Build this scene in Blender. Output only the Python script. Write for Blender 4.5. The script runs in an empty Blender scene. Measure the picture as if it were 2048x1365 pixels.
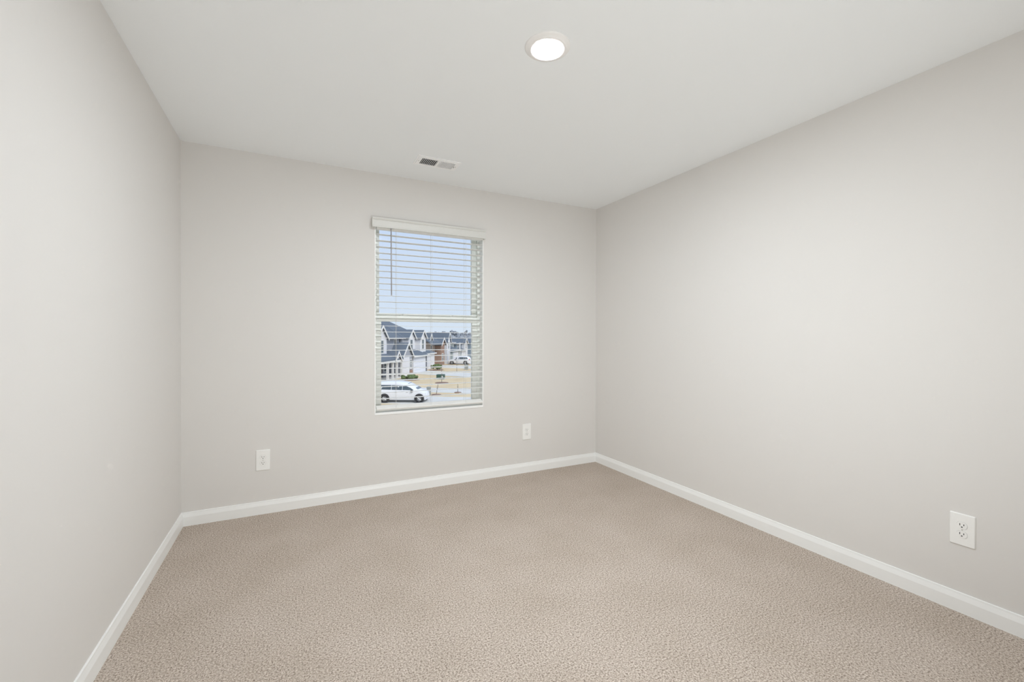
import bpy, bmesh, math, random
from mathutils import Vector, Matrix
random.seed(7)
S = bpy.context.scene
COL = S.collection

# ------------------------------------------------------------------ camera
EYE = Vector((0.0, 0.0, 1.2028))
YAW, PITCH, ROLL = math.radians(26.714), math.radians(-0.247), math.radians(0.100)
cam_data = bpy.data.cameras.new('camera')
cam_data.sensor_fit = 'HORIZONTAL'
cam_data.sensor_width = 36.0
cam_data.lens = 15.278
cam_data.shift_y = -0.00194
cam_data.clip_start = 0.05
cam_data.clip_end = 2000
cam = bpy.data.objects.new('camera', cam_data)
COL.objects.link(cam)
_c, _s = math.cos(YAW), math.sin(YAW)
R0, F0, U0 = Vector((_c, -_s, 0)), Vector((_s, _c, 0)), Vector((0, 0, 1))
Fv = F0 * math.cos(PITCH) + U0 * math.sin(PITCH)
Uv = U0 * math.cos(PITCH) - F0 * math.sin(PITCH)
Rv = R0 * math.cos(ROLL) + Uv * math.sin(ROLL)
Uv = Uv * math.cos(ROLL) - R0 * math.sin(ROLL)
cam.matrix_world = Matrix(((Rv.x, Uv.x, -Fv.x, EYE.x), (Rv.y, Uv.y, -Fv.y, EYE.y), (Rv.z, Uv.z, -Fv.z, EYE.z), (0, 0, 0, 1)))
S.camera = cam

# ------------------------------------------------------------------ colour management, world, sun
S.view_settings.view_transform = 'Standard'
S.view_settings.look = 'None'
S.view_settings.exposure = 0.0
S.view_settings.gamma = 1.0
S.view_settings.use_curve_mapping = False
S.cycles.max_bounces = 24
S.cycles.diffuse_bounces = 16
S.cycles.transparent_max_bounces = 32
S.cycles.sample_clamp_indirect = 0

LAMP_POWER = 850.0        # radiance of the round ceiling light's diffuser
SUN_POWER = 2.15
FILL_POWER = 104.0        # added fill lamp behind the camera, not one of the room's lights

world = bpy.data.worlds.new('sky')
S.world = world
world.use_nodes = True
wn = world.node_tree.nodes
wn.clear()
w_out = wn.new('ShaderNodeOutputWorld')
w_bg = wn.new('ShaderNodeBackground')
w_tc = wn.new('ShaderNodeTexCoord')
w_sep = wn.new('ShaderNodeSeparateXYZ')
w_ramp = wn.new('ShaderNodeValToRGB')
w_ramp.color_ramp.elements[0].position = 0.0
w_ramp.color_ramp.elements[0].color = (0.72, 0.82, 0.95, 1)
w_ramp.color_ramp.elements[1].position = 0.26
w_ramp.color_ramp.elements[1].color = (0.60, 0.735, 0.97, 1)
wl = world.node_tree.links
wl.new(w_tc.outputs['Generated'], w_sep.inputs[0])
wl.new(w_sep.outputs['Z'], w_ramp.inputs[0])
wl.new(w_ramp.outputs[0], w_bg.inputs['Color'])
w_bg.inputs['Strength'].default_value = 1.0
wl.new(w_bg.outputs[0], w_out.inputs['Surface'])

sun_data = bpy.data.lights.new('sun', 'SUN')
sun_data.energy = SUN_POWER
sun_data.angle = math.radians(25)
sun_data.color = (1.0, 0.97, 0.93)
sun = bpy.data.objects.new('sun', sun_data)
COL.objects.link(sun)
_d = (F0 * 0.55 - R0 * 0.50 - U0 * 0.72).normalized()
sun.rotation_euler = _d.to_track_quat('-Z', 'Y').to_euler()

fill_data = bpy.data.lights.new('added_fill_spot', 'SPOT')  # unseen spot added to brighten the ceiling and upper walls
fill_data.energy = FILL_POWER
fill_data.spot_size = math.radians(120)
fill_data.spot_blend = 1.0
fill_data.shadow_soft_size = 0.025
fill_data.color = (0.97, 1.0, 0.985)
fill_spot = bpy.data.objects.new('added_fill_spot', fill_data)
COL.objects.link(fill_spot)
fill_spot.location = (0.75, -0.60, 0.50)
fill_spot.rotation_euler = (Vector((1.45, 2.80, 2.02)) - fill_spot.location).to_track_quat('-Z', 'Y').to_euler()


# ------------------------------------------------------------------ materials
def mat(name, color, rough=0.5, metal=0.0, spec=0.5, bump=0.0, bump_scale=200.0, bump_dist=0.001,
        vary=None, vary_scale=5.0, emit=0.0, detail=2.0):
    m = bpy.data.materials.new(name)
    m.use_nodes = True
    nt = m.node_tree
    b = nt.nodes['Principled BSDF']
    b.inputs['Base Color'].default_value = (*color, 1)
    b.inputs['Roughness'].default_value = rough
    b.inputs['Metallic'].default_value = metal
    b.inputs['Specular IOR Level'].default_value = spec
    tc = nt.nodes.new('ShaderNodeTexCoord')
    if vary:
        n = nt.nodes.new('ShaderNodeTexNoise')
        n.inputs['Scale'].default_value = vary_scale
        n.inputs['Detail'].default_value = detail
        r = nt.nodes.new('ShaderNodeValToRGB')
        r.color_ramp.elements[0].position = 0.3
        r.color_ramp.elements[1].position = 0.7
        r.color_ramp.elements[0].color = (*color, 1)
        r.color_ramp.elements[1].color = (*vary, 1)
        nt.links.new(tc.outputs['Object'], n.inputs['Vector'])
        nt.links.new(n.outputs['Fac'], r.inputs[0])
        nt.links.new(r.outputs[0], b.inputs['Base Color'])
    if bump:
        n2 = nt.nodes.new('ShaderNodeTexNoise')
        n2.inputs['Scale'].default_value = bump_scale
        n2.inputs['Detail'].default_value = 3.0
        bp = nt.nodes.new('ShaderNodeBump')
        bp.inputs['Strength'].default_value = bump
        bp.inputs['Distance'].default_value = bump_dist
        nt.links.new(tc.outputs['Object'], n2.inputs['Vector'])
        nt.links.new(n2.outputs['Fac'], bp.inputs['Height'])
        nt.links.new(bp.outputs[0], b.inputs['Normal'])
    if emit:
        b.inputs['Emission Color'].default_value = (*color, 1)
        b.inputs['Emission Strength'].default_value = emit
    return m


def carpet_material():
    m = bpy.data.materials.new('beige_cut_pile')
    m.use_nodes = True
    nt = m.node_tree
    b = nt.nodes['Principled BSDF']
    b.inputs['Roughness'].default_value = 1.0
    b.inputs['Specular IOR Level'].default_value = 0.05
    tc = nt.nodes.new('ShaderNodeTexCoord')
    # yarn flecks: light and brown tufts side by side
    n = nt.nodes.new('ShaderNodeTexNoise')
    n.inputs['Scale'].default_value = 150.0
    n.inputs['Detail'].default_value = 3.0
    n.inputs['Roughness'].default_value = 0.9
    r = nt.nodes.new('ShaderNodeValToRGB')
    e = r.color_ramp.elements
    e[0].position, e[0].color = 0.35, (0.135, 0.10, 0.078, 1)
    e[1].position, e[1].color = 0.65, (0.79, 0.715, 0.645, 1)
    k = e.new(0.48)
    k.color = (0.475, 0.40, 0.338, 1)
    # broad lay of the pile (vacuum and foot marks)
    n2 = nt.nodes.new('ShaderNodeTexNoise')
    n2.inputs['Scale'].default_value = 3.2
    n2.inputs['Detail'].default_value = 2.0
    r2 = nt.nodes.new('ShaderNodeValToRGB')
    r2.color_ramp.elements[0].position, r2.color_ramp.elements[0].color = 0.3, (0.95, 0.945, 0.935, 1)
    r2.color_ramp.elements[1].position, r2.color_ramp.elements[1].color = 0.7, (1.04, 1.045, 1.055, 1)
    mix = nt.nodes.new('ShaderNodeMix')
    mix.data_type = 'RGBA'
    mix.blend_type = 'MULTIPLY'
    mix.inputs['Factor'].default_value = 1.0
    v = nt.nodes.new('ShaderNodeTexVoronoi')
    v.inputs['Scale'].default_value = 260.0
    bp = nt.nodes.new('ShaderNodeBump')
    bp.inputs['Strength'].default_value = 0.4
    bp.inputs['Distance'].default_value = 0.004
    bp.invert = True
    for x in (n, n2, v):
        nt.links.new(tc.outputs['Object'], x.inputs['Vector'])
    nt.links.new(n.outputs['Fac'], r.inputs[0])
    nt.links.new(n2.outputs['Fac'], r2.inputs[0])
    nt.links.new(r.outputs[0], mix.inputs['A'])
    nt.links.new(r2.outputs[0], mix.inputs['B'])
    nt.links.new(mix.outputs['Result'], b.inputs['Base Color'])
    nt.links.new(v.outputs['Distance'], bp.inputs['Height'])
    nt.links.new(bp.outputs[0], b.inputs['Normal'])
    return m


def glass_material():
    m = bpy.data.materials.new('clear_window_glass')
    m.use_nodes = True
    nt = m.node_tree
    nt.nodes.clear()
    o = nt.nodes.new('ShaderNodeOutputMaterial')
    t = nt.nodes.new('ShaderNodeBsdfTransparent')
    t.inputs['Color'].default_value = (0.985, 0.99, 0.985, 1)
    g = nt.nodes.new('ShaderNodeBsdfGlossy')
    g.inputs['Roughness'].default_value = 0.02
    fr = nt.nodes.new('ShaderNodeFresnel')
    fr.inputs['IOR'].default_value = 1.35
    mx = nt.nodes.new('ShaderNodeMixShader')
    nt.links.new(fr.outputs[0], mx.inputs[0])
    nt.links.new(t.outputs[0], mx.inputs[1])
    nt.links.new(g.outputs[0], mx.inputs[2])
    nt.links.new(mx.outputs[0], o.inputs['Surface'])
    return m


def banded_material(name, c0, c1, axis, pitch, frac=0.12, rough=0.7):
    """boards, courses or panels: a thin line of colour c1 every pitch metres along an object axis"""
    m = mat(name, c0, rough)
    nt = m.node_tree
    b = nt.nodes['Principled BSDF']
    tc = nt.nodes.new('ShaderNodeTexCoord')
    sp = nt.nodes.new('ShaderNodeSeparateXYZ')
    mu = nt.nodes.new('ShaderNodeMath')
    mu.operation = 'DIVIDE'
    mu.inputs[1].default_value = pitch
    frn = nt.nodes.new('ShaderNodeMath')
    frn.operation = 'FRACT'
    lt = nt.nodes.new('ShaderNodeMath')
    lt.operation = 'LESS_THAN'
    lt.inputs[1].default_value = frac
    mx = nt.nodes.new('ShaderNodeMix')
    mx.data_type = 'RGBA'
    mx.inputs['A'].default_value = (*c0, 1)
    mx.inputs['B'].default_value = (*c1, 1)
    nt.links.new(tc.outputs['Object'], sp.inputs[0])
    nt.links.new(sp.outputs[axis], mu.inputs[0])
    nt.links.new(mu.outputs[0], frn.inputs[0])
    nt.links.new(frn.outputs[0], lt.inputs[0])
    nt.links.new(lt.outputs[0], mx.inputs['Factor'])
    nt.links.new(mx.outputs['Result'], b.inputs['Base Color'])
    return m


def brick_material():
    m = mat('brown_brick', (0.33, 0.20, 0.14), 0.85)
    nt = m.node_tree
    b = nt.nodes['Principled BSDF']
    tc = nt.nodes.new('ShaderNodeTexCoord')
    mp = nt.nodes.new('ShaderNodeMapping')
    mp.inputs['Rotation'].default_value = (math.radians(90), 0, math.radians(90))
    br = nt.nodes.new('ShaderNodeTexBrick')
    br.inputs['Color1'].default_value = (0.36, 0.215, 0.15, 1)
    br.inputs['Color2'].default_value = (0.28, 0.175, 0.13, 1)
    br.inputs['Mortar'].default_value = (0.45, 0.38, 0.33, 1)
    br.inputs['Scale'].default_value = 4.0
    nt.links.new(tc.outputs['Object'], mp.inputs[0])
    nt.links.new(mp.outputs[0], br.inputs['Vector'])
    nt.links.new(br.outputs['Color'], b.inputs['Base Color'])
    return m


M = {}
M['wall'] = mat('warm_grey_wall_paint', (0.740, 0.724, 0.706), 0.75, spec=0.3, bump=0.12, bump_scale=160, bump_dist=0.0008)
M['ceiling'] = mat('flat_white_ceiling_paint', (0.895, 0.92, 0.935), 0.9, spec=0.2, bump=0.10, bump_scale=120, bump_dist=0.0008)
M['trim'] = mat('semi_gloss_white_trim_paint', (0.90, 0.91, 0.905), 0.35, bump=0.03, bump_scale=60)
M['plate'] = mat('white_outlet_plastic', (0.91, 0.91, 0.895), 0.3, bump=0.02, bump_scale=300)
M['slot'] = mat('dark_slot', (0.02, 0.02, 0.02), 0.6, vary=(0.03, 0.03, 0.03))
M['metal_screw'] = mat('painted_screw', (0.70, 0.70, 0.68), 0.35, metal=0.2, vary=(0.66, 0.66, 0.65), vary_scale=400)
M['vinyl'] = mat('white_window_vinyl', (0.87, 0.895, 0.87), 0.35, bump=0.02, bump_scale=80)
M['blind'] = mat('white_faux_wood', (0.86, 0.86, 0.845), 0.45, bump=0.04, bump_scale=90)
M['valance'] = mat('white_valance', (0.71, 0.71, 0.685), 0.45, bump=0.03, bump_scale=70)
M['cord'] = mat('white_ladder_cord', (0.72, 0.72, 0.72), 0.8, vary=(0.66, 0.66, 0.66), vary_scale=300)
M['wand'] = mat('grey_plastic_wand', (0.36, 0.35, 0.37), 0.3, vary=(0.40, 0.39, 0.41), vary_scale=60)
M['glass'] = glass_material()
M['carpet'] = carpet_material()
M['vent'] = mat('white_enamel_register', (0.94, 0.945, 0.95), 0.35, bump=0.02, bump_scale=200)
M['duct'] = mat('grey_duct', (0.10, 0.10, 0.11), 0.6, vary=(0.13, 0.13, 0.14), vary_scale=30)
M['lamp_trim'] = mat('white_lamp_trim', (0.92, 0.91, 0.90), 0.4, bump=0.02, bump_scale=120)
M['lamp'] = mat('glowing_diffuser', (0.91, 0.965, 1.0), 0.5, emit=LAMP_POWER)


# ------------------------------------------------------------------ mesh helpers
class MB:
    def __init__(self):
        self.bm = bmesh.new()

    def face(self, pts):
        return self.bm.faces.new([self.bm.verts.new(p) for p in pts])

    def box(self, x0, x1, y0, y1, z0, z1, mtx=None):
        c = [Vector((x, y, z)) for z in (z0, z1) for y in (y0, y1) for x in (x0, x1)]
        if mtx is not None:
            c = [mtx @ p for p in c]
        v = [self.bm.verts.new(p) for p in c]
        for f in ((0, 2, 3, 1), (4, 5, 7, 6), (0, 1, 5, 4), (2, 6, 7, 3), (0, 4, 6, 2), (1, 3, 7, 5)):
            self.bm.faces.new([v[i] for i in f])
        return self

    def prism(self, pts, ext, fn):
        """closed prism over a 2-D outline; fn(a, b, e) -> point, at e = ext[0] and ext[1]"""
        n = len(pts)
        v0 = [self.bm.verts.new(fn(a, b, ext[0])) for a, b in pts]
        v1 = [self.bm.verts.new(fn(a, b, ext[1])) for a, b in pts]
        self.bm.faces.new(v0[::-1])
        self.bm.faces.new(v1)
        for i in range(n):
            j = (i + 1) % n
            self.bm.faces.new((v0[i], v0[j], v1[j], v1[i]))
        return self

    def lathe(self, prof, n=48, center=(0, 0, 0), axis='z', cap=True):
        cx, cy, cz = center
        rings = []
        for r, h in prof:
            ring = []
            for i in range(n):
                a = 2 * math.pi * i / n
                p, q = r * math.cos(a), r * math.sin(a)
                ring.append(self.bm.verts.new({'z': (cx + p, cy + q, cz + h), 'y': (cx + p, cy + h, cz + q), 'x': (cx + h, cy + p, cz + q)}[axis]))
            rings.append(ring)
        for k in range(len(rings) - 1):
            for i in range(n):
                j = (i + 1) % n
                self.bm.faces.new((rings[k][i], rings[k][j], rings[k + 1][j], rings[k + 1][i]))
        if cap:
            self.bm.faces.new(rings[0][::-1])
            self.bm.faces.new(rings[-1])
        return self

    def tube(self, a, b, r0, r1=None, n=8):
        a, b = Vector(a), Vector(b)
        r1 = r0 if r1 is None else r1
        d = (b - a).normalized()
        u = d.orthogonal().normalized()
        w = d.cross(u)
        v0, v1 = [], []
        for i in range(n):
            t = 2 * math.pi * i / n
            o = u * math.cos(t) + w * math.sin(t)
            v0.append(self.bm.verts.new(a + o * r0))
            v1.append(self.bm.verts.new(b + o * r1))
        self.bm.faces.new(v0[::-1])
        self.bm.faces.new(v1)
        for i in range(n):
            j = (i + 1) % n
            self.bm.faces.new((v0[i], v0[j], v1[j], v1[i]))
        return self

    def blob(self, c, rx, ry, rz, rough=0.12, sub=2):
        r = bmesh.ops.create_icosphere(self.bm, subdivisions=sub, radius=1.0)
        for v in r['verts']:
            k = 1 + random.uniform(-rough, rough)
            v.co = Vector((c[0] + v.co.x * rx * k, c[1] + v.co.y * ry * k, c[2] + v.co.z * rz * k))
        return self

    def bevel(self, w, seg=2):
        bmesh.ops.recalc_face_normals(self.bm, faces=self.bm.faces)
        bmesh.ops.bevel(self.bm, geom=list(self.bm.edges), offset=w, segments=seg, affect='EDGES', profile=0.5)
        return self

    def build(self, name, m, parent=None, smooth=False, loc=None):
        bmesh.ops.recalc_face_normals(self.bm, faces=self.bm.faces)
        me = bpy.data.meshes.new(name)
        self.bm.to_mesh(me)
        self.bm.free()
        me.materials.append(m)
        if smooth:
            for p in me.polygons:
                p.use_smooth = True
        o = bpy.data.objects.new(name, me)
        COL.objects.link(o)
        if parent is not None:
            o.parent = parent
        if loc is not None:
            o.location = loc
        return o


def tag(o, label=None, cat=None, group=None, kind=None):
    for k, v in (('label', label), ('category', cat), ('group', group), ('kind', kind)):
        if v:
            o[k] = v
    return o


def empty(name, loc=(0, 0, 0), rz=0.0):
    o = bpy.data.objects.new(name, None)
    COL.objects.link(o)
    o.empty_display_size = 0.1
    o.location = loc
    o.rotation_euler = (0, 0, rz)
    return o


def copy_tree(o, parent=None):
    c = o.copy()
    COL.objects.link(c)
    if parent is not None:
        c.parent = parent
    for ch in list(o.children):
        copy_tree(ch, c)
    return c


def smooth_by_angle(o, deg=40):
    for p in o.data.polygons:
        p.use_smooth = True
    o.data.set_sharp_from_angle(angle=math.radians(deg))


# ------------------------------------------------------------------ room shell
XL, XR, YB, YF, H = -0.6347, 2.6162, 3.3934, -0.75, 2.44
WX0, WX1, WZ0, WZ1 = 0.548, 1.435, 0.612, 2.100      # window opening
T = 0.16

tag(MB().box(XL - T, XR + T, YF - T, YB + T, -0.12, 0.0).build('floor', M['carpet']),
    'beige speckled cut pile carpet covering the whole floor', 'floor', kind='structure')
tag(MB().box(XL - T, XR + T, YF - T, YB + T, H, H + 0.12).build('ceiling', M['ceiling']),
    'flat white painted ceiling with one round light and a register', 'ceiling', kind='structure')
tag(MB().box(XL - T, XL, YF - T, YB + T, 0, H).build('wall_left', M['wall']),
    'blank warm grey wall to the left of the window wall', 'wall', kind='structure')
tag(MB().box(XR, XR + T, YF - T, YB + T, 0, H).build('wall_right', M['wall']),
    'long blank warm grey wall with a single low outlet', 'wall', kind='structure')
tag(MB().box(XL, XR, YF - T, YF, 0, H).build('wall_front', M['wall']),
    'warm grey wall behind the viewer', 'wall', kind='structure')
wb = MB()
wb.box(XL, WX0, YB, YB + T, 0, H)
wb.box(WX1, XR, YB, YB + T, 0, H)
wb.box(WX0, WX1, YB, YB + T, 0, WZ0)
wb.box(WX0, WX1, YB, YB + T, WZ1, H)
tag(wb.build('wall_back', M['wall']), 'warm grey wall holding the window and two low outlets', 'wall', kind='structure')

BBP = [(0, 0), (0.0127, 0), (0.0127, 0.057), (0.0120, 0.0595), (0.0070, 0.078), (0.0062, 0.0845), (0.0045, 0.086), (0, 0.086)]


def baseboard(name, fn, label):
    """fn(depth, end) -> (x, y) for end 0 / 1, mitred at the inside corners"""
    m = MB()
    m.prism(BBP, (0, 1), lambda a, b, e: (*fn(a, e), b))
    o = m.build(name, M['trim'])
    tag(o, label, 'baseboard', kind='structure')


baseboard('baseboard_back', lambda d, e: ((XL + d, YB - d) if e == 0 else (XR - d, YB - d)), 'white baseboard along the foot of the window wall')
baseboard('baseboard_left', lambda d, e: ((XL + d, YB - d) if e == 0 else (XL + d, YF)), 'white baseboard along the foot of the left wall')
baseboard('baseboard_right', lambda d, e: ((XR - d, YB - d) if e == 0 else (XR - d, YF)), 'white baseboard along the foot of the long right wall')

# ------------------------------------------------------------------ window: frame, two sashes, glass
win = empty('window_1', (0, 0, 0))
tag(win, 'white vinyl single hung window looking out on a street of houses', 'window', kind='structure')


def rect_frame(x0, x1, z0, z1, y0, y1, l, r, b, t, bevel=0.0):
    m = MB()
    m.box(x0, x0 + l, y0, y1, z0, z1)
    m.box(x1 - r, x1, y0, y1, z0, z1)
    m.box(x0 + l, x1 - r, y0, y1, z0, z0 + b)
    m.box(x0 + l, x1 - r, y0, y1, z1 - t, z1)
    return m


# main frame: outer leg, then a step that carries the sash tracks
fr = rect_frame(WX0, WX1, WZ0 + 0.016, WZ1, YB + 0.066, YB + 0.155, 0.012, 0.012, 0.010, 0.022)
fr.box(WX0 + 0.012, WX0 + 0.024, YB + 0.074, YB + 0.080, WZ0 + 0.026, WZ1 - 0.022)
fr.box(WX1 - 0.024, WX1 - 0.012, YB + 0.074, YB + 0.080, WZ0 + 0.026, WZ1 - 0.022)
fr.box(WX0 + 0.012, WX0 + 0.022, YB + 0.112, YB + 0.116, WZ0 + 0.026, WZ1 - 0.022)
fr.box(WX1 - 0.022, WX1 - 0.012, YB + 0.112, YB + 0.116, WZ0 + 0.026, WZ1 - 0.022)
fr.build('window_frame', M['vinyl'], win)
# lower sash (inner), upper sash (outer)
sx0, sx1 = WX0 + 0.013, WX1 - 0.013
lo = rect_frame(sx0, sx1, WZ0 + 0.027, 1.371, YB + 0.081, YB + 0.111, 0.0495, 0.0545, 0.028, 0.047)
lo.box(sx0 + 0.0495, sx1 - 0.0545, YB + 0.077, YB + 0.081, 1.340, 1.371)
lo = lo.build('lower_sash', M['vinyl'], win)
MB().box(sx0 + 0.048, sx1 - 0.053, YB + 0.094, YB + 0.098, WZ0 + 0.050, 1.330).build('pane', M['glass'], lo)
up = rect_frame(sx0, sx1, 1.345, WZ1 - 0.023, YB + 0.1165, YB + 0.146, 0.040, 0.046, 0.045, 0.028).build('upper_sash', M['vinyl'], win)
MB().box(sx0 + 0.038, sx1 - 0.044, YB + 0.130, YB + 0.134, 1.380, WZ1 - 0.049).build('pane', M['glass'], up)
for x0, x1 in ((WX0, WX0 + 0.007), (WX1 - 0.007, WX1)):
    MB().box(x0, x1, YB - 0.0025, YB + 0.066, WZ0 + 0.0155, WZ1).build('jamb_liner', M['trim'], win)
for lx in (0.785, 1.200):
    k = MB()
    k.box(lx - 0.030, lx + 0.030, YB + 0.082, YB + 0.106, 1.371, 1.375)
    k.lathe([(0.011, 0.0), (0.011, 0.008), (0.008, 0.011)], 16, (lx, YB + 0.095, 1.375))
    k.box(lx - 0.004, lx + 0.030, YB + 0.083, YB + 0.090, 1.375, 1.381)
    k.build('sash_lock', M['vinyl'], win)

# sill board, flush with the wall
sl = MB()
sl.box(WX0, WX1, YB - 0.004, YB + 0.066, WZ0 - 0.003, WZ0 + 0.0155)
sl.bevel(0.002)
tag(sl.build('trim_1', M['trim']), 'white sill board under the window blind', 'window sill', kind='structure')

# ------------------------------------------------------------------ blind
blind = empty('window_blind', (0, YB, WZ1))
tag(blind, 'white two inch slat blind with valance hanging open in the window', 'blind')


def bb(m, name, mtl, smooth=False):
    o = m.build(name, mtl, blind, smooth)
    o.location = (0, -YB, -WZ1)
    return o


BX0, BX1 = 0.560, 1.424
YC = YB + 0.006                                  # slat centre plane
VZ0, VZ1 = 2.024, 2.096
# valance with a crown profile and short returns to the wall
vp = [(0.0, 0.0), (0.0, 0.006), (0.003, 0.010), (0.003, 0.048), (0.006, 0.054), (0.0, 0.060), (-0.003, 0.066), (-0.003, 0.072), (0.010, 0.072), (0.010, 0.0)]
va = MB()
va.prism(vp, (0.5235, 1.4370), lambda a, b, e: (e, YB - 0.050 + a, VZ0 + b))
bb(va, 'valance', M['valance'])
for x0, x1, sgn in ((0.5235, 0.5325, -1), (1.4280, 1.4370, 1)):
    r = MB().box(x0, x1, YB - 0.0395, YB - 0.001, VZ0, VZ1 - 0.001)
    o = bb(r, 'valance_return', M['valance'])
bb(MB().box(BX0, BX1, YC - 0.028, YC + 0.028, 2.019, 2.072).bevel(0.003), 'headrail', M['plate'])
N_SLAT = 28
for i in range(N_SLAT):
    z = 1.9790 - i * 0.04625
    tilt = math.radians(random.uniform(-2.5, 2.5) + 1.0)
    if i == 23:
        tilt = math.radians(9)
    s = MB()
    # a faux-wood slat: slightly crowned, rounded edges
    prof = []
    for k in range(9):
        u = -0.025 + 0.05 * k / 8
        prof.append((u, 0.0014 + 0.0008 * (1 - (u / 0.025) ** 2) - (0.0008 if k in (0, 8) else 0)))
    for k in range(8, -1, -1):
        u = -0.025 + 0.05 * k / 8
        prof.append((u, -0.0014 + 0.0008 * (1 - (u / 0.025) ** 2) + (0.0008 if k in (0, 8) else 0)))
    ct, st = math.cos(tilt), math.sin(tilt)
    x0 = BX0 + random.uniform(-0.0015, 0.0015)
    sag = random.uniform(-0.0015, 0.0015)
    s.prism(prof, (0, 1), lambda a, b, e: (x0 if e == 0 else BX1, YC + a * ct - b * st, z + a * st + b * ct + (sag if e == 0 else -sag)))
    bb(s, 'slat', M['blind'])
# bottom rail, rolled a little towards the room
rl = MB()
rm = Matrix.Translation((0, YC, 0.662)) @ Matrix.Rotation(math.radians(26), 4, 'X')
rl.box(BX0, BX1, -0.025, 0.025, -0.008, 0.008, rm).bevel(0.003)
bb(rl, 'bottom_rail', M['blind'])
for cx in (0.706, 0.985, 1.270):
    m = MB()
    for dy in (-0.0265, 0.0265):
        m.tube((cx + (0.004 if dy > 0 else 0), YC + dy, 0.662), (cx + (0.004 if dy > 0 else 0), YC + dy, 2.022), 0.0009, n=6)
    for i in range(N_SLAT):
        z = 1.9790 - i * 0.04625 - 0.003
        m.tube((cx, YC - 0.0265, z), (cx + 0.004, YC + 0.0265, z), 0.0006, n=4)
    bb(m, 'ladder_cord', M['cord'])
    bt = MB()
    bt.lathe([(0.0065, -0.004), (0.0065, 0.0015), (0.004, 0.003)], 14, (0, 0, 0), axis='z')
    o = bb(bt, 'cord_button', M['plate'])
    o.location = (cx, YC - 0.012 - YB, 0.662 + 0.0025 - WZ1)
    o.rotation_euler = (math.radians(26), 0, 0)
wd = MB()
wd.tube((0.6625, YB - 0.036, 2.030), (0.6655, YB - 0.036, 1.527), 0.0042, 0.0042, 8)
wd.tube((0.6655, YB - 0.036, 1.527), (0.6655, YB - 0.036, 1.517), 0.0048, 0.0035, 8)
wd.tube((0.6625, YB - 0.036, 2.030), (0.6625, YB - 0.020, 2.045), 0.002, 0.002, 6)
bb(wd, 'tilt_wand', M['wand'], True)


# ------------------------------------------------------------------ outlets
def make_outlet(name, label):
    """built facing -Y, centred on its own origin at the wall surface"""
    root = empty(name)
    tag(root, label, 'outlet', 'duplex outlets low on the walls')
    p = MB()
    w, h, t = 0.0415, 0.0695, 0.0062
    outline = []
    for cx, cz, a0 in ((w - .004, h - .004, 0), (-w + .004, h - .004, 90), (-w + .004, -h + .004, 180), (w - .004, -h + .004, 270)):
        for k in range(5):
            a = math.radians(a0 + 22.5 * k)
            outline.append((cx + .004 * math.cos(a), cz + .004 * math.sin(a)))
    rings = []
    for sc, d in ((1.0, 0.0), (1.0, -0.0022), (0.975, -0.0046), (0.93, -t)):
        rings.append([p.bm.verts.new((x * (1 - (1 - sc)), d, z * (1 - (1 - sc) * 0.6))) for x, z in outline])
    n = len(outline)
    for k in range(3):
        for i in range(n):
            p.bm.faces.new((rings[k][i], rings[k][(i + 1) % n], rings[k + 1][(i + 1) % n], rings[k + 1][i]))
    p.bm.faces.new(rings[-1])
    p.bm.faces.new(rings[0][::-1])
    po = p.build('wall_plate', M['plate'], root)
    smooth_by_angle(po, 30)
    for cz in (0.0195, -0.0195):
        r = MB()
        ol = []
        R = 0.0172
        lim = 0.0142
        for k in range(40):
            a = 2 * math.pi * k / 40
            ol.append((R * math.cos(a), max(-lim, min(lim, R * math.sin(a)))))
        r.prism(ol, (-0.0055, -0.0082), lambda a, b, e: (a, e, b + cz))
        ro = r.build('receptacle', M['plate'], root)
        # thin grey ring, coloured as the shade in the plate cut-out round the receptacle
        gp = MB()
        gp.prism([(a * 1.035, b * 1.04) for a, b in ol], (-0.0055, -0.0064), lambda a, b, e: (a, e, b + cz))
        gp.build('gap', M['gap'], ro)
        for sx, hh in ((-0.0064, 0.0044), (0.0064, 0.0036)):
            MB().box(sx - 0.0012, sx + 0.0012, -0.0086, -0.0080, cz + 0.0035 - hh, cz + 0.0035 + hh).build('slot', M['slot'], ro)
        g = MB()
        g.prism([(0.0026 * math.cos(math.radians(x)), (0.0026 * math.sin(math.radians(x)) if x <= 180 else -0.0022 * (1 if 200 < x < 340 else 0.6))) for x in range(0, 360, 24)],
                (-0.0080, -0.0086), lambda a, b, e: (a, e, b + cz - 0.0068))
        g.build('ground_hole', M['slot'], ro)
    sc = MB().lathe([(0.0034, -0.0060), (0.0034, -0.0068), (0.0026, -0.0074)], 16, (0, 0, 0), axis='y')
    sc.box(-0.0004, 0.0004, -0.0078, -0.0072, -0.0024, 0.0024)
    sc.build('screw', M['metal_screw'], root)
    return root


M['gap'] = mat('painted_gap_shade_grey', (0.42, 0.42, 0.41), 0.5, vary=(0.45, 0.45, 0.44), vary_scale=200)
out_a = make_outlet('wall_outlet', 'white duplex outlet on the window wall, left of the window')
out_b = copy_tree(out_a)
out_c = copy_tree(out_a)
out_a.location = (-0.1840, YB, 0.3650)
out_b.location = (1.8550, YB, 0.3610)
out_b['label'] = 'white duplex outlet on the window wall, between window and corner'
out_c.location = (XR, 0.8085, 0.3632)
out_c.rotation_euler = (0, 0, math.radians(-90))
out_c['label'] = 'white duplex outlet alone on the long right wall, nearest the viewer'

# ------------------------------------------------------------------ ceiling register
vent = empty('ceiling_register', (0.9135, 3.0005, H))
tag(vent, 'white rectangular air register on the ceiling above the window', 'air vent')
vw, vd = 0.1535, 0.0815
v = MB()
bw0, bw1 = 0.118, 0.052     # half sizes of the louvre opening
gapx = 0.006
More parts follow.
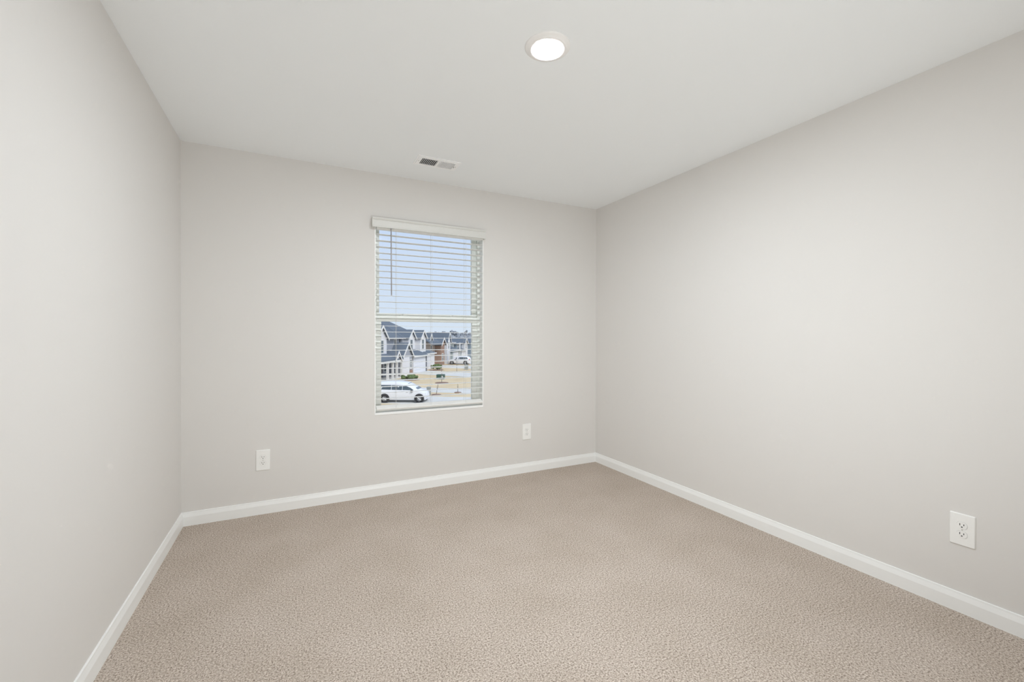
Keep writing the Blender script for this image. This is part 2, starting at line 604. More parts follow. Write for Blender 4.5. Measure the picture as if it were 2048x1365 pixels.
# flange ring, bevelled, plus the centre bar
def ring(m, ox, oy, ix, iy, z0, z1):
    m.box(-ox, ox, iy, oy, z0, z1)
    m.box(-ox, ox, -oy, -iy, z0, z1)
    m.box(-ox, -ix, -iy, iy, z0, z1)
    m.box(ix, ox, -iy, iy, z0, z1)
ring(v, vw, vd, vw - 0.012, vd - 0.012, -0.004, 0)
ring(v, vw - 0.010, vd - 0.010, bw0, bw1, -0.0075, -0.003)
v.box(-gapx, gapx, -bw1, bw1, -0.0075, -0.003)
v.build('flange', M['vent'], vent)
MB().box(-bw0, bw0, -bw1, bw1, -0.0012, -0.0004).build('damper_plate', M['duct'], vent)
for side in (-1, 1):
    for k in range(9):
        x = side * (gapx + 0.0055 + k * 0.0122)
        if abs(x) > bw0 - 0.002:
            continue
        mm = Matrix.Translation((x, 0, -0.0062)) @ Matrix.Rotation(math.radians(-35 * side), 4, 'Y')
        MB().box(-0.0011, 0.0011, -bw1, bw1, -0.0050, 0.0042, mm).build('louvre', M['vent'], vent)
for sx in (-1, 1):
    MB().lathe([(0.0045, 0), (0.0045, -0.001), (0.003, -0.0022)], 14, (sx * 0.134, 0, -0.0075)).build('screw', M['metal_screw'], vent)
lev = MB().box(0.1205, 0.1225, -0.008, 0.008, -0.016, -0.0075)
lev.build('damper_lever', M['metal_screw'], vent)

# ------------------------------------------------------------------ round ceiling light
lamp = empty('ceiling_light', (0.9675, 1.5905, H))
tag(lamp, 'round white flush ceiling light switched on', 'ceiling light')
lt = MB()
lt.lathe([(0.096, 0.0), (0.0965, -0.003), (0.092, -0.0065), (0.0835, -0.0085), (0.0815, -0.0115), (0.0785, -0.0140), (0.0660, -0.0130), (0.0625, -0.0115)], 72, cap=False)
o = lt.build('trim_ring', M['lamp_trim'], lamp, True)
dm = MB()
dm.lathe([(0.0630, -0.0095), (0.0628, -0.0118), (0.052, -0.0135), (0.034, -0.0148), (0.016, -0.0155), (0.003, -0.0157)], 64)
dm.build('diffuser', M['lamp'], lamp, True)

# ================================================================== the street outside
HEAD = YAW + math.radians(7.0)              # the street runs at its own heading
G = EYE.z - 5.70                            # level of the lawns below the bedroom
SR, SF = Vector((math.cos(HEAD), -math.sin(HEAD), 0)), Vector((math.sin(HEAD), math.cos(HEAD), 0))


def st(s, d, h=0.0):
    p = SR * s + SF * d
    return Vector((p.x, p.y, G + h))


M['lawn'] = mat('dry_winter_lawn', (0.61, 0.475, 0.30), 1.0, spec=0.1, vary=(0.74, 0.61, 0.42), vary_scale=0.35, detail=6)
M['concrete'] = mat('pale_concrete', (0.62, 0.61, 0.58), 0.9, spec=0.2, vary=(0.70, 0.69, 0.66), vary_scale=0.6, detail=5)
M['asphalt'] = mat('grey_asphalt', (0.28, 0.28, 0.29), 0.95, spec=0.2, vary=(0.34, 0.34, 0.34), vary_scale=1.0)
M['roof'] = banded_material('slate_blue_shingles', (0.135, 0.165, 0.205), (0.105, 0.13, 0.165), 'Z', 0.16, 0.3, 0.9)
M['white_siding'] = banded_material('white_board_siding', (0.76, 0.76, 0.79), (0.55, 0.56, 0.60), 'Z', 0.22, 0.14)
M['batten'] = banded_material('white_board_and_batten', (0.78, 0.78, 0.80), (0.62, 0.62, 0.66), 'Y', 0.40, 0.14)
M['grey_siding'] = banded_material('blue_grey_lap_siding', (0.36, 0.38, 0.43), (0.24, 0.26, 0.30), 'Z', 0.20, 0.16)
M['green_siding'] = banded_material('sage_grey_lap_siding', (0.42, 0.46, 0.45), (0.30, 0.34, 0.33), 'Z', 0.20, 0.16)
M['blue_siding'] = banded_material('slate_blue_lap_siding', (0.22, 0.28, 0.34), (0.15, 0.20, 0.25), 'Z', 0.20, 0.16)
M['white_trim'] = mat('white_exterior_trim', (0.80, 0.79, 0.77), 0.6, vary=(0.74, 0.73, 0.72), vary_scale=3)
M['garage'] = banded_material('white_panel_garage_door', (0.76, 0.76, 0.79), (0.52, 0.53, 0.57), 'Z', 0.54, 0.07)
M['dark_glass'] = mat('dark_house_glass', (0.10, 0.14, 0.17), 0.15, vary=(0.16, 0.20, 0.23), vary_scale=1.5)
M['brick'] = brick_material()
M['door'] = mat('dark_entry_door', (0.10, 0.08, 0.09), 0.5, vary=(0.13, 0.10, 0.10), vary_scale=4)
M['gutter'] = mat('charcoal_downspout', (0.12, 0.13, 0.15), 0.5, vary=(0.15, 0.16, 0.18), vary_scale=4)
M['leaf'] = mat('evergreen_leaves', (0.055, 0.10, 0.035), 0.8, vary=(0.16, 0.21, 0.07), vary_scale=6, detail=5)
M['mulch'] = mat('red_brown_mulch', (0.20, 0.125, 0.095), 1.0, vary=(0.29, 0.19, 0.15), vary_scale=6, detail=5)
M['bark'] = mat('grey_bark', (0.17, 0.145, 0.125), 0.9, vary=(0.25, 0.22, 0.19), vary_scale=8)
M['tree_haze'] = mat('winter_wood_painted_haze', (0.25, 0.27, 0.30), 1.0, spec=0.0, vary=(0.34, 0.36, 0.39), vary_scale=0.25, detail=6)  # distance haze is mixed into the bare wood colour
M['box_green'] = mat('dark_green_enamel', (0.03, 0.085, 0.06), 0.5, vary=(0.04, 0.10, 0.075), vary_scale=3)
M['box_grey'] = mat('grey_green_plastic', (0.31, 0.33, 0.31), 0.6, vary=(0.35, 0.37, 0.35), vary_scale=3)
M['car_white'] = mat('white_car_paint', (0.80, 0.81, 0.84), 0.25, vary=(0.79, 0.80, 0.83), vary_scale=2)
M['car_glass'] = mat('tinted_car_glass', (0.06, 0.085, 0.105), 0.1, vary=(0.08, 0.105, 0.125), vary_scale=2)
M['tyre'] = mat('black_rubber', (0.028, 0.03, 0.032), 0.8, vary=(0.04, 0.042, 0.045), vary_scale=20)
M['rim'] = mat('silver_alloy', (0.55, 0.56, 0.58), 0.35, metal=0.6, vary=(0.5, 0.51, 0.53), vary_scale=20)
M['lens'] = mat('clear_lamp_lens', (0.55, 0.58, 0.64), 0.15, vary=(0.62, 0.65, 0.70), vary_scale=10)
M['tail'] = mat('red_tail_lens', (0.45, 0.04, 0.04), 0.2, vary=(0.5, 0.05, 0.05), vary_scale=10)
M['black_trim'] = mat('black_plastic', (0.03, 0.03, 0.035), 0.5, vary=(0.045, 0.045, 0.05), vary_scale=15)
M['flag_white'] = mat('white_sign_panel', (0.75, 0.75, 0.76), 0.6, vary=(0.72, 0.72, 0.74), vary_scale=5)


def strip(name, s0, s1, d0, d1, h, m, label, cat, skew=0.0, kind='structure'):
    """a thin slab on the lawn; skew shifts the far end along the street"""
    b = MB()
    pts = [st(s0, d0), st(s1, d0 + skew), st(s1, d1 + skew), st(s0, d1)]
    b.prism([(p.x, p.y) for p in pts], (G - 0.1, G + h), lambda a, c, e: (a, c, e))
    return tag(b.build(name, m), label, cat, kind=kind)


gb = MB()
gb.prism([(-520, 8), (620, 8), (620, 900), (-520, 900)], (G - 1.0, G), lambda a, b, e: (a, b, e))
tag(gb.build('ground', M['lawn']), 'tan dry winter lawn spreading between the houses and drives', 'lawn', kind='structure')
strip('driveway', -40, -5.0, 35.6, 40.2, 0.03, M['concrete'], 'pale concrete drive under the white minivan', 'driveway')
strip('driveway', -34, -7.5, 45.0, 48.6, 0.03, M['concrete'], 'pale concrete path band beyond the grey pedestal', 'driveway', skew=-2.2)
strip('driveway', -24.2, -7.5, 65.0, 71.5, 0.03, M['concrete'], 'pale concrete drive of the nearest white house', 'driveway', skew=-7.0)
strip('driveway', -25.6, -7.5, 79.0, 86.0, 0.03, M['concrete'], 'pale concrete drive of the brick house', 'driveway', skew=-4.5)
strip('driveway', -26.0, -7.5, 90.0, 94.5, 0.03, M['concrete'], 'pale concrete drive beside the far parked wagon', 'driveway', skew=-1.0)
strip('sidewalk', -7.5, -6.0, 12, 200, 0.04, M['concrete'], 'pale concrete walk following the street', 'sidewalk')
strip('street', -5.0, 4.0, 12, 260, 0.01, M['asphalt'], 'grey asphalt street running past the lawns', 'street')


# ------------------------------------------------------------------ houses
def house_root(label, s, d):
    p = st(s, d)
    r = empty('house', p, -HEAD)
    return tag(r, label, 'house', 'houses along the street')


def gable_end(root, x, y0, y1, z0, z1, peak, m, depth=6.0, over=0.25, win=None, roofm=None):
    """a front gable wing: walls to z1, gable to peak; front face at x, running back by depth"""
    ym = (y0 + y1) / 2
    w = MB()
    w.prism([(y0, z0), (y1, z0), (y1, z1), (ym, peak - 0.08), (y0, z1)], (x - depth, x), lambda a, b, e: (e, a, b))
    w.build('gable_wing', m, root)
    k = (peak - z1) / (ym - y0)
    rf = MB()
    t = 0.14
    for sg in (-1, 1):
        ye = ym + sg * (ym - y0 + over)
        ze = peak - k * abs(ye - ym)
        rf.prism([(ym, peak), (ye, ze), (ye, ze + t), (ym, peak + t)], (x - depth, x + over), lambda a, b, e: (e, a, b))
    rf.build('gable_roof', roofm or M['roof'], root)
    tr = MB()
    for sg in (-1, 1):
        ye = ym + sg * (ym - y0 + over)
        ze = peak - k * abs(ye - ym)
        tr.prism([(ym, peak - 0.16), (ye, ze - 0.16), (ye, ze + t + 0.01), (ym, peak + t + 0.01)], (x + over + 0.005, x + over + 0.07), lambda a, b, e: (e, a, b))
    tr.build('gable_trim', M['white_trim'], root)
    if win:
        for a in win:
            house_window(root, x, *a)


def house_window(root, x, y0, y1, z0, z1, tm=None):
    f = MB()
    t = 0.10
    f.box(x - 0.02, x + 0.05, y0 - t, y0, z0 - t, z1 + t)
    f.box(x - 0.02, x + 0.05, y1, y1 + t, z0 - t, z1 + t)
    f.box(x - 0.02, x + 0.05, y0, y1, z1, z1 + t)
    f.box(x - 0.02, x + 0.05, y0, y1, z0 - t, z0)
    f.box(x - 0.02, x + 0.035, y0, y1, (z0 + z1) / 2 - 0.03, (z0 + z1) / 2 + 0.03)
    fo = f.build('window', tm or M['white_trim'], root)
    MB().box(x - 0.02, x + 0.015, y0, y1, z0, z1).build('pane', M['dark_glass'], fo)


def gable_window_side(root, y, x0, x1, z0, z1):
    f = MB()
    t = 0.10
    f.box(x0 - t, x0, y - 0.05, y + 0.02, z0 - t, z1 + t)
    f.box(x1, x1 + t, y - 0.05, y + 0.02, z0 - t, z1 + t)
    f.box(x0, x1, y - 0.05, y + 0.02, z1, z1 + t)
    f.box(x0, x1, y - 0.05, y + 0.02, z0 - t, z0)
    fo = f.build('window', M['white_trim'], root)
    MB().box(x0, x1, y - 0.015, y + 0.02, z0, z1).build('pane', M['dark_glass'], fo)


def hip_roof(root, x0, x1, y0, y1, z0, zr, xr, ya, yb, name='roof'):
    """eave rectangle at z0, ridge along y at x = xr from ya to yb, height zr"""
    m = MB()
    a, b, c, d = (x0, y0, z0), (x1, y0, z0), (x1, y1, z0), (x0, y1, z0)
    e, f = (xr, ya, zr), (xr, yb, zr)
    m.face((b, c, f, e))
    m.face((d, a, e, f))
    m.face((a, b, e))
    m.face((c, d, f))
    m.face((a, d, c, b))
    bmesh.ops.remove_doubles(m.bm, verts=m.bm.verts, dist=1e-4)
    m.build(name, M['roof'], root)
    fs = MB()
    t = 0.13
    fs.box(x1 - 0.02, x1 + 0.04, y0, y1, z0 - t, z0 + 0.02)
    fs.box(x0, x1, y0 - 0.04, y0 + 0.02, z0 - t, z0 + 0.02)
    fs.box(x0, x1, y1 - 0.02, y1 + 0.04, z0 - t, z0 + 0.02)
    fs.build('fascia', M['white_trim'], root)


def garage(root, x0, x1, y0, y1, z1, m, d0, d1, roof_peak=None, side_window=None):
    MB().box(x0, x1, y0, y1, 0, z1).build('garage_wing', m, root)
    g = MB().box(x1 - 0.02, x1 + 0.04, d0, d1, 0.05, 2.35)
    g.build('garage_door', M['garage'], root)
    if roof_peak:
        k = MB()
        a, b, c, d = (x0, y0 - .3, z1), (x1 + .35, y0 - .3, z1), (x1 + .35, y1 + .3, z1), (x0, y1 + .3, z1)
        ym = (y0 + y1) / 2
        e, f = (x0, ym, roof_peak), (x1 - 1.6, ym, roof_peak)
        for fc in ((a, b, f, e), (b, c, f), (c, d, e, f), (a, d, c, b), (a, e, d)):
            k.face(fc)
        bmesh.ops.remove_doubles(k.bm, verts=k.bm.verts, dist=1e-4)
        k.build('garage_roof', M['roof'], root)
        fs = MB()
        fs.box(x1 + .33, x1 + .39, y0 - .3, y1 + .3, z1 - .18, z1 + .02)
        fs.box(x0, x1 + .35, y0 - .34, y0 - .28, z1 - .18, z1 + .02)
        fs.build('garage_fascia', M['white_trim'], root)


# --- the nearest house: grey body, white gabled bays, columned porch, garage
h1 = house_root('large white and grey house nearest the window, columned porch and front gables', -25.0, 50.0)
MB().box(-12, 0, -6, 13.2, 0, 5.55).build('wall', M['grey_siding'], h1)
hip_roof(h1, -12.5, 0.5, -6.5, 13.7, 5.55, 10.6, -6.0, -4, 5.5)
gable_end(h1, 1.0, 2.9, 6.3, 2.9, 5.55, 7.1, M['white_siding'], depth=4.0, win=[(4.1, 5.2, 3.6, 5.2)])
house_window(h1, 0.0, 7.75, 8.45, 3.8, 5.3)
house_window(h1, 0.0, 11.3, 12.2, 3.8, 5.3)
for y in (6.9, 13.5):
    MB().box(-0.04, 0.10, y - 0.08, y + 0.08, 2.6, 5.4).build('downspout', M['gutter'], h1)
# porch
pr = MB()
pr.prism([(0.0, 3.35), (2.4, 2.55), (2.4, 2.70), (0.0, 3.95)], (-2.0, 8.9), lambda a, b, e: (a, e, b))
pr.build('porch_roof', M['roof'], h1)
MB().box(2.0, 2.45, -2.0, 8.9, 2.32, 2.56).build('porch_beam', M['white_trim'], h1)
gable_end(h1, 2.3, 5.9, 7.9, 2.55, 2.6, 3.65, M['white_siding'], depth=1.6, over=0.2)
for y in (3.9, 5.6, 7.0, 8.7):
    c = MB()
    c.box(2.02, 2.28, y - 0.13, y + 0.13, 0.0, 2.34)
    c.box(1.97, 2.33, y - 0.18, y + 0.18, 0.0, 0.16)
    c.box(1.97, 2.33, y - 0.18, y + 0.18, 2.20, 2.34)
    c.build('porch_column', M['white_trim'], h1)
MB().box(0.0, 2.4, -2.0, 8.9, 0.0, 0.14).build('porch_floor', M['concrete'], h1)
MB().box(0.0, 0.03, 6.2, 7.2, 0.14, 2.25).build('front_door', M['door'], h1)
house_window(h1, 0.0, 4.2, 5.4, 0.9, 2.2)
house_window(h1, 0.0, 7.7, 8.5, 0.9, 2.2)
# lower wing between porch and garage: grey gable over a white bay
gable_end(h1, 1.9, 9.6, 13.6, 0, 2.95, 4.75, M['grey_siding'], depth=5.0)
MB().box(1.88, 1.96, 9.7, 12.4, 0.0, 2.75).build('white_bay', M['white_siding'], h1)
house_window(h1, 1.92, 12.75, 13.3, 1.0, 2.3)
MB().box(1.88, 2.02, 12.5, 13.6, 0.0, 0.75).build('brick_skirt', M['brick'], h1)

# --- second house of white boards with two tall gabled bays
h2 = house_root('white board house with two narrow tall gables and a wide garage', -25.0, 64.6)
MB().box(-11, 0, 0, 9.2, 0, 5.55).build('wall', M['white_siding'], h2)
hip_roof(h2, -11.5, 0.4, -0.4, 9.6, 5.55, 8.6, -5.5, 3.0, 6.6)
gable_end(h2, 0.7, 0.6, 3.6, 2.7, 5.55, 6.75, M['batten'], depth=4.0, win=[(1.5, 2.5, 3.7, 5.25)])
gable_end(h2, 0.9, 5.6, 8.6, 2.7, 5.55, 6.75, M['batten'], depth=4.0, win=[(6.5, 7.5, 3.7, 5.25)])
MB().box(0.0, 0.14, 4.9, 5.06, 2.7, 5.4).build('downspout', M['gutter'], h2)
garage(h2, -0.5, 1.9, -0.4, 5.9, 2.75, M['batten'], 0.3, 5.1, roof_peak=4.0)
MB().box(1.88, 2.04, 5.55, 5.75, 0, 2.6).build('downspout', M['gutter'], h2)
garage(h2, -0.5, 1.2, 6.4, 12.6, 2.85, M['white_siding'], 7.2, 11.8, roof_peak=3.9)

# --- brick house
h3 = house_root('brown brick house with dark roof beyond the white gables', -26.0, 78.2)
MB().box(-10, 0, 0, 9.6, 0, 4.9).build('wall', M['brick'], h3)
hip_roof(h3, -10.4, 0.4, -0.4, 10.2, 4.9, 6.6, -4.5, 0.4, 9.4)
MB().box(-2.0, 1.2, 6.6, 9.2, 0, 4.2).build('brick_bay', M['brick'], h3)
gable_end(h3, 1.3, 6.3, 9.5, 4.1, 4.2, 5.5, M['brick'], depth=4.0)
gable_end(h3, 0.5, 1.0, 3.0, 4.9, 5.0, 6.3, M['white_siding'], depth=3.0)
low = MB()
low.prism([(0.0, 5.3), (1.6, 4.2), (1.6, 4.36), (0.0, 5.6)], (-0.6, 6.4), lambda a, b, e: (a, e, b))
low.build('lower_roof', M['roof'], h3)
house_window(h3, 0.0, 3.6, 4.4, 2.6, 4.0)
house_window(h3, 1.2, 7.4, 8.3, 0.9, 2.3)
MB().box(0.0, 0.04, 4.6, 5.6, 0, 2.2).build('front_door', M['door'], h3)

# --- sage house
h4 = house_root('sage grey house with a pale garage between brick and blue houses', -26.0, 90.0)
MB().box(-10, 0, 0, 9.8, 0, 4.45).build('wall', M['green_siding'], h4)
hip_roof(h4, -10.4, 0.4, -0.4, 10.2, 4.45, 5.45, -4.5, 2.0, 8.0)
gable_end(h4, 1.0, 0.2, 2.8, 0, 4.8, 6.6, M['white_siding'], depth=4.0, win=[(1.0, 1.8, 3.2, 4.6)])
garage(h4, -0.5, 1.4, 3.0, 9.0, 2.7, M['green_siding'], 3.6, 8.4, roof_peak=3.8)
MB().box(1.4, 1.65, 0.0, 0.25, 0, 2.7).build('porch_column', M['white_trim'], h4)
MB().box(1.4, 1.65, 9.2, 9.45, 0, 4.4).build('porch_column', M['white_trim'], h4)

# --- blue house
h5 = house_root('slate blue house with white window trim beyond the sage one', -26.0, 101.4)
MB().box(-10, 0, 0, 9.2, 0, 4.2).build('wall', M['blue_siding'], h5)
hip_roof(h5, -10.4, 0.4, -0.4, 9.6, 4.2, 5.2, -4.5, 2.0, 7.6)
gable_end(h5, 0.8, 5.8, 8.6, 0, 4.3, 5.3, M['white_siding'], depth=4.0, win=[(6.7, 7.7, 2.8, 4.0)])
house_window(h5, 0.0, 1.6, 2.6, 2.7, 3.9)
garage(h5, -0.5, 1.2, 0.2, 5.4, 2.5, M['blue_siding'], 0.7, 4.9, roof_peak=3.3)

# --- last house
h6 = house_root('pale blue and white house farthest along the row', -26.0, 113.0)
MB().box(-10, 0, 0, 12, 0, 4.1).build('wall', M['white_siding'], h6)
hip_roof(h6, -10.4, 0.4, -0.4, 12.4, 4.1, 5.1, -4.5, 2.0, 10.0)
gable_end(h6, 0.8, 1.2, 4.2, 0, 4.2, 5.3, M['blue_siding'], depth=4.0, win=[(2.2, 3.2, 2.7, 3.9)])
gable_end(h6, 0.8, 7.2, 10.2, 0, 4.2, 5.3, M['white_siding'], depth=4.0, win=[(8.2, 9.2, 2.7, 3.9)])
garage(h6, -0.5, 1.2, 4.4, 9.4, 2.5, M['white_siding'], 4.9, 8.9, roof_peak=3.3)


# ------------------------------------------------------------------ cars (built facing +X, origin on the ground mid wheelbase)
def car(name, label, cat, stations, belt, wheels, rad, glass, wind, half, zlow=0.24):
    """stations: (x, hood or roof height, half width low, half width at that top); belt: waist height"""
    root = empty(name)
    tag(root, label, cat)
    b = MB()
    rings = []
    for x, zt, wl_, wt in stations:
        zb = min(belt, zt - 0.10)
        pr_ = [(-wl_ * 0.93, zlow), (-wl_, zlow + 0.16), (-wl_, zb - 0.18), (-wl_ * 0.985, zb), (-wt, zt - 0.07), (-wt * 0.86, zt)]
        pr_ = pr_ + [(-a, c) for a, c in pr_[::-1]]
        rings.append([b.bm.verts.new((x, a, c)) for a, c in pr_])
    n = len(rings[0])
    for k in range(len(rings) - 1):
        for i in range(n):
            b.bm.faces.new((rings[k][i], rings[k][(i + 1) % n], rings[k + 1][(i + 1) % n], rings[k + 1][i]))
    b.bm.faces.new(rings[0])
    b.bm.faces.new(rings[-1][::-1])
    bo = b.build('body', M['car_white'], root)
    smooth_by_angle(bo, 35)

    def top_at(x):
        for (xa, za, la, ta), (xb, zb_, lb, tb) in zip(stations, stations[1:]):
            if xa <= x <= xb:
                t = (x - xa) / (xb - xa)
                return za + (zb_ - za) * t, la + (lb - la) * t, ta + (tb - ta) * t
        return stations[-1][1:]

    def side_y(x, z):
        zt, l, t = top_at(x)
        zb = min(belt, zt - 0.10)
        if z <= zb:
            return l
        k = min(1.0, (z - zb) / max(0.02, (zt - 0.07 - zb)))
        return l * 0.985 + (t - l * 0.985) * k
    for sg in (-1, 1):
        for poly in glass:
            g = MB()
            v0 = [g.bm.verts.new((x, sg * (side_y(x, z) + 0.012), z)) for x, z in poly]
            v1 = [g.bm.verts.new((x, sg * (side_y(x, z) - 0.02), z)) for x, z in poly]
            g.bm.faces.new(v0)
            g.bm.faces.new(v1[::-1])
            for i in range(len(poly)):
                j = (i + 1) % len(poly)
                g.bm.faces.new((v0[i], v0[j], v1[j], v1[i]))
            g.build('side_window', M['car_glass'], root)
    (xa, za), (xb, zb2) = wind
    _, _, ta = top_at(xa)
    _, _, tb = top_at(xb)
    g = MB()
    nx, nz = (zb2 - za), -(xb - xa)
    L = math.hypot(nx, nz)
    nx, nz = -nx / L * 0.015, -nz / L * 0.015
    if nz < 0:
        nx, nz = -nx, -nz
    q = [(xa, -ta * .8, za), (xa, ta * .8, za), (xb, tb * .84, zb2), (xb, -tb * .84, zb2)]
    v0 = [g.bm.verts.new((x + nx, y, z + nz)) for x, y, z in q]
    v1 = [g.bm.verts.new((x - nx, y, z - nz)) for x, y, z in q]
    g.bm.faces.new(v0)
    g.bm.faces.new(v1[::-1])
    for i in range(4):
        g.bm.faces.new((v0[i], v0[(i + 1) % 4], v1[(i + 1) % 4], v1[i]))
    g.build('windshield', M['car_glass'], root)
    for wx in wheels:
        for sg in (-1, 1):
            ar = MB().lathe([(rad * 1.22, -0.04), (rad * 1.22, 0.012)], 28, (wx, sg * half, rad * 1.05), axis='y')
            ar.build('wheel_arch', M['black_trim'], root)
            tw = MB().lathe([(rad * .62, -0.11), (rad * .94, -0.11), (rad, -0.07), (rad, 0.07), (rad * .94, 0.11), (rad * .62, 0.11)], 32, (wx, sg * (half - 0.07), rad), axis='y')
            to = tw.build('wheel', M['tyre'], root)
            rm_ = MB()
            yy = sg * (half - 0.07 + 0.112)
            for a0 in range(0, 360, 36):
                a = math.radians(a0)
                rm_.tube((wx, yy, rad), (wx + rad * .60 * math.cos(a), yy, rad + rad * .60 * math.sin(a)), 0.028, 0.022, 6)
            rm_.lathe([(rad * .64, -0.012), (rad * .64, 0.012), (rad * .56, 0.012), (rad * .56, -0.012)], 28, (wx, yy, rad), axis='y', cap=False)
            rm_.lathe([(0.06, -0.02), (0.06, 0.02)], 16, (wx, yy, rad), axis='y')
            rm_.build('rim', M['rim'], to)
    xf = stations[-1][0]
    xr_ = stations[0][0]
    for sg in (-1, 1):
        MB().box(xf - 0.34, xf - 0.05, sg * (half - 0.30) - 0.12, sg * (half - 0.30) + 0.27 * 1, 0.66, 0.78).bevel(0.03).build('headlight', M['lens'], root)
        MB().box(xf - 0.16, xf - 0.02, sg * (half - 0.26) - 0.10, sg * (half - 0.26) + 0.10, 0.36, 0.48).bevel(0.02).build('fog_light', M['black_trim'], root)
        MB().box(xr_ - 0.02, xr_ + 0.14, sg * (half - 0.2) - 0.1, sg * (half - 0.2) + 0.16, 0.85, 1.15).bevel(0.02).build('tail_light', M['tail'], root)
        mi = MB().box(wind[1][0] - 0.55, wind[1][0] - 0.38, sg * (half + 0.05) - 0.08, sg * (half + 0.05) + 0.10, belt - 0.12, belt + 0.04)
        mi.bevel(0.02).build('side_mirror', M['black_trim'], root)
        for dx in (-0.55, 0.45):
            MB().box(dx - 0.09, dx + 0.09, sg * (half + 0.0) - 0.02, sg * (half + 0.0) + 0.02, belt - 0.16, belt - 0.125).build('door_handle', M['rim'], root)
    return root


van = car('minivan', 'white minivan side on in the nearest drive outside', 'minivan',
          [(-2.55, 1.30, 0.88, 0.66), (-2.42, 1.62, 0.94, 0.72), (-2.1, 1.73, 0.98, 0.76), (-1.2, 1.77, 0.99, 0.78), (-0.3, 1.76, 0.99, 0.77),
           (0.35, 1.66, 0.99, 0.74), (0.95, 1.36, 0.99, 0.74), (1.36, 1.10, 0.98, 0.82), (1.68, 1.01, 0.96, 0.80), (1.92, 0.88, 0.90, 0.72), (2.02, 0.66, 0.80, 0.62)],
          1.06, (-1.5, 1.5), 0.35,
          [[(-2.2, 1.14), (-0.95, 1.12), (-0.95, 1.52), (-2.05, 1.52)], [(-0.90, 1.12), (0.0, 1.10), (0.0, 1.50), (-0.90, 1.52)],
           [(0.05, 1.10), (1.0, 1.09), (0.72, 1.27), (0.28, 1.46), (0.05, 1.49)]],
          ((0.42, 1.61), (1.32, 1.13)), 0.99)
van.location = st(-14.05, 36.9, 0.03)
van.rotation_euler = (0, 0, -HEAD + math.radians(6.0))
suv = car('station_wagon', 'white wagon parked by the farther houses, nose towards the brick house', 'car',
          [(-2.32, 1.05, 0.86, 0.66), (-2.22, 1.35, 0.92, 0.68), (-1.9, 1.66, 0.95, 0.72), (-1.0, 1.74, 0.96, 0.74), (0.0, 1.73, 0.96, 0.74),
           (0.45, 1.62, 0.96, 0.72), (1.15, 1.16, 0.96, 0.78), (1.7, 1.06, 0.95, 0.80), (2.15, 0.95, 0.90, 0.74), (2.35, 0.70, 0.78, 0.62)],
          1.06, (-1.42, 1.42), 0.36,
          [[(-2.0, 1.16), (-1.15, 1.12), (-1.15, 1.52), (-1.75, 1.52)], [(-1.1, 1.12), (-0.2, 1.11), (-0.2, 1.53), (-1.1, 1.53)], [(-0.15, 1.11), (0.95, 1.10), (0.40, 1.48), (-0.15, 1.53)]],
          ((0.50, 1.58), (1.12, 1.18)), 0.96)
suv.location = st(-21.95, 88.9, 0.0)
suv.rotation_euler = (0, 0, -HEAD + math.pi)


# ------------------------------------------------------------------ shrubs, saplings, utility boxes
def shrub(label, s, d, rx, ry, rz, mulch=True):
    r = empty('shrub', st(s, d), -HEAD)
    tag(r, label, 'shrub', 'evergreen shrubs in front of the houses')
    f = MB()
    for k in range(26):
        a, q = random.uniform(0, 6.28), math.sqrt(random.random())
        f.blob((rx * q * math.cos(a), ry * q * math.sin(a), rz * (0.45 + 0.5 * random.random() * (1 - 0.5 * q))), rx * .28, ry * .28, rz * .30, 0.3, 2)
    f.build('foliage', M['leaf'], r)
    if mulch:
        MB().lathe([(rx * 1.5, 0.0), (rx * 1.35, 0.07), (rx * 0.6, 0.12)], 24).build('mulch_bed', M['mulch'], r)
    return r


shrub('low green shrub on a mulch bed by the porch steps', -20.6, 55.8, 0.95, 0.9, 0.65)
shrub('rounded green shrub before the garage wall of the white house', -22.0, 72.6, 0.85, 0.8, 0.95)
shrub('dark bushy shrub at the foot of the sage house', -23.3, 92.6, 1.0, 0.9, 0.9, False)


def sapling(label, s, d, hgt, mulch=0.0, lean=0.0):
    r = empty('sapling', st(s, d), -HEAD)
    tag(r, label, 'young tree', 'bare saplings on the lawns')
    t = MB()
    t.tube((0, 0, 0), (lean, 0, hgt), 0.035, 0.012, 7)
    t.build('trunk', M['bark'], r)
    b = MB()
    for k in range(9):
        z = hgt * (0.42 + 0.06 * k)
        a = k * 2.4
        l = hgt * 0.22 * (1.1 - 0.07 * k)
        b.tube((lean * z / hgt, 0, z), (lean * z / hgt + l * math.cos(a) * .6, l * math.sin(a) * .6, z + l * .85), 0.012, 0.005, 5)
    b.build('branches', M['bark'], r)
    if mulch:
        MB().lathe([(mulch, 0.0), (mulch * .9, 0.06), (mulch * .3, 0.10)], 24).build('mulch_ring', M['mulch'], r)
    return r


sapling('thin bare sapling in a mulch ring before the green utility box', -15.2, 52.4, 2.6, 0.85)
sapling('thin bare sapling in a mulch ring on the lawn before the wagon', -17.3, 68.2, 2.4, 0.9)
sapling('bare leaning sapling beside the grey pedestal', -12.6, 41.5, 1.1, 0.5, 0.2)
sapling('short upright bare sapling on the tan strip beyond the leaning one', -10.9, 43.4, 0.9, 0.4)

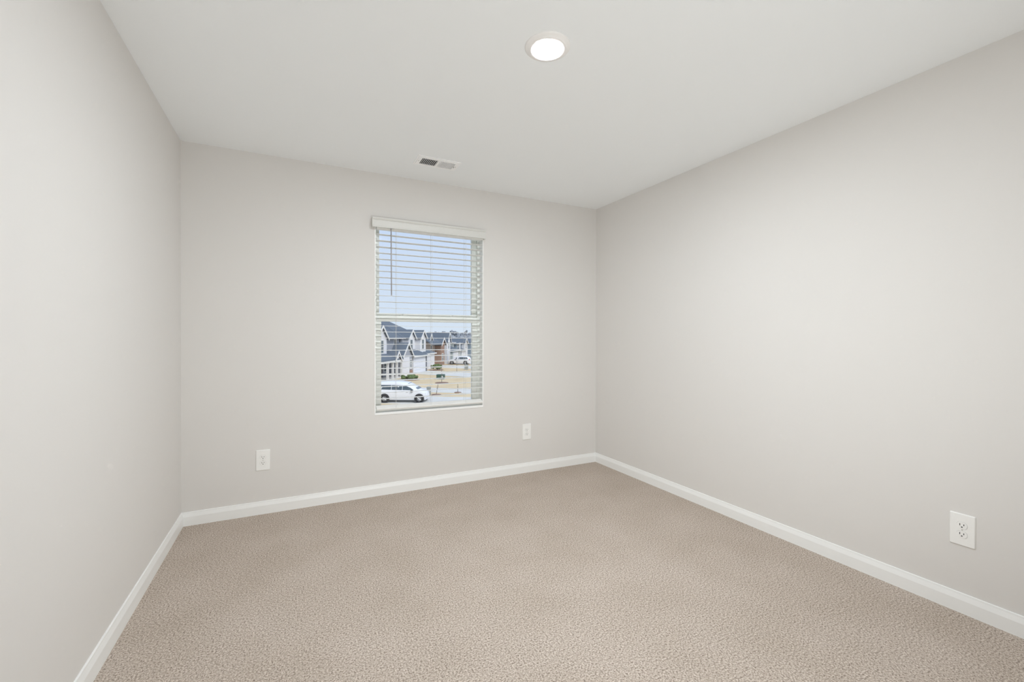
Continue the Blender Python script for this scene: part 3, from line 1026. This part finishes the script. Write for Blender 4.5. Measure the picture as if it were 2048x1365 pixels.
tb = empty('utility_box', st(-16.6, 57.0), -HEAD)
tag(tb, 'dark green utility box standing on the lawn by a drive', 'utility box')
MB().box(-0.58, 0.42, -0.4, 0.4, 0.0, 0.66).bevel(0.03).build('cabinet', M['box_green'], tb)
MB().box(-0.64, 0.48, -0.46, 0.46, -0.02, 0.05).build('pad', M['concrete'], tb)
MB().box(0.12, 0.34, -0.415, -0.40, 0.28, 0.50).build('warning_panel', M['flag_white'], tb)
gp = empty('utility_pedestal', st(-13.25, 41.2), -HEAD)
tag(gp, 'grey utility pedestal beside the nose of the minivan', 'utility box')
MB().box(-0.17, 0.17, -0.15, 0.15, 0.0, 0.72).bevel(0.02).build('post', M['box_grey'], gp)
MB().box(-0.19, 0.19, -0.17, 0.17, 0.68, 0.82).bevel(0.02).build('cap', M['box_grey'], gp)
gq = empty('utility_pedestal', st(-17.2, 74.6), -HEAD)
tag(gq, 'small grey utility pedestal on the far drive below the wagon', 'utility box')
MB().box(-0.28, 0.28, -0.22, 0.22, 0.0, 0.75).bevel(0.02).build('post', M['box_grey'], gq)
MB().box(-0.31, 0.31, -0.25, 0.25, 0.72, 0.88).bevel(0.02).build('cap', M['box_grey'], gq)

# ------------------------------------------------------------------ wooded skyline
_ico = bmesh.new()
bmesh.ops.create_icosphere(_ico, subdivisions=2, radius=1.0)
_iv = [v.co.copy() for v in _ico.verts]
_if = [[v.index for v in f.verts] for f in _ico.faces]
_ico.free()
tv, tf = [], []


def crown(cx, cy, cz, rx, rz, rough):
    n = len(tv)
    for v in _iv:
        k = 1 + random.uniform(-rough, rough)
        tv.append((cx + v.x * rx * k, cy + v.y * rx * k, cz + v.z * rz * k))
    tf.extend([[n + a for a in f] for f in _if])


x = -300.0
while x < 150:
    hgt = random.uniform(8.8, 11.0)
    if random.random() < 0.08:
        hgt += random.uniform(1.0, 3.0)
    dd = random.uniform(370, 430)
    p = R0 * x + F0 * dd
    for k in range(9):
        q = random.uniform(0.25, 1.0)
        rr = random.uniform(0.8, 1.9)
        w = 3.2 * (1.1 - 0.75 * q)
        crown(p.x + random.uniform(-w, w), p.y + random.uniform(-w, w), G + (hgt - rr) * q, rr, rr * random.uniform(0.9, 1.4), 0.40)
    p = R0 * x + F0 * (dd - 30)
    crown(p.x, p.y, G + 2.5, 4.2, 4.0, 0.25)
    x += random.uniform(0.9, 1.7)
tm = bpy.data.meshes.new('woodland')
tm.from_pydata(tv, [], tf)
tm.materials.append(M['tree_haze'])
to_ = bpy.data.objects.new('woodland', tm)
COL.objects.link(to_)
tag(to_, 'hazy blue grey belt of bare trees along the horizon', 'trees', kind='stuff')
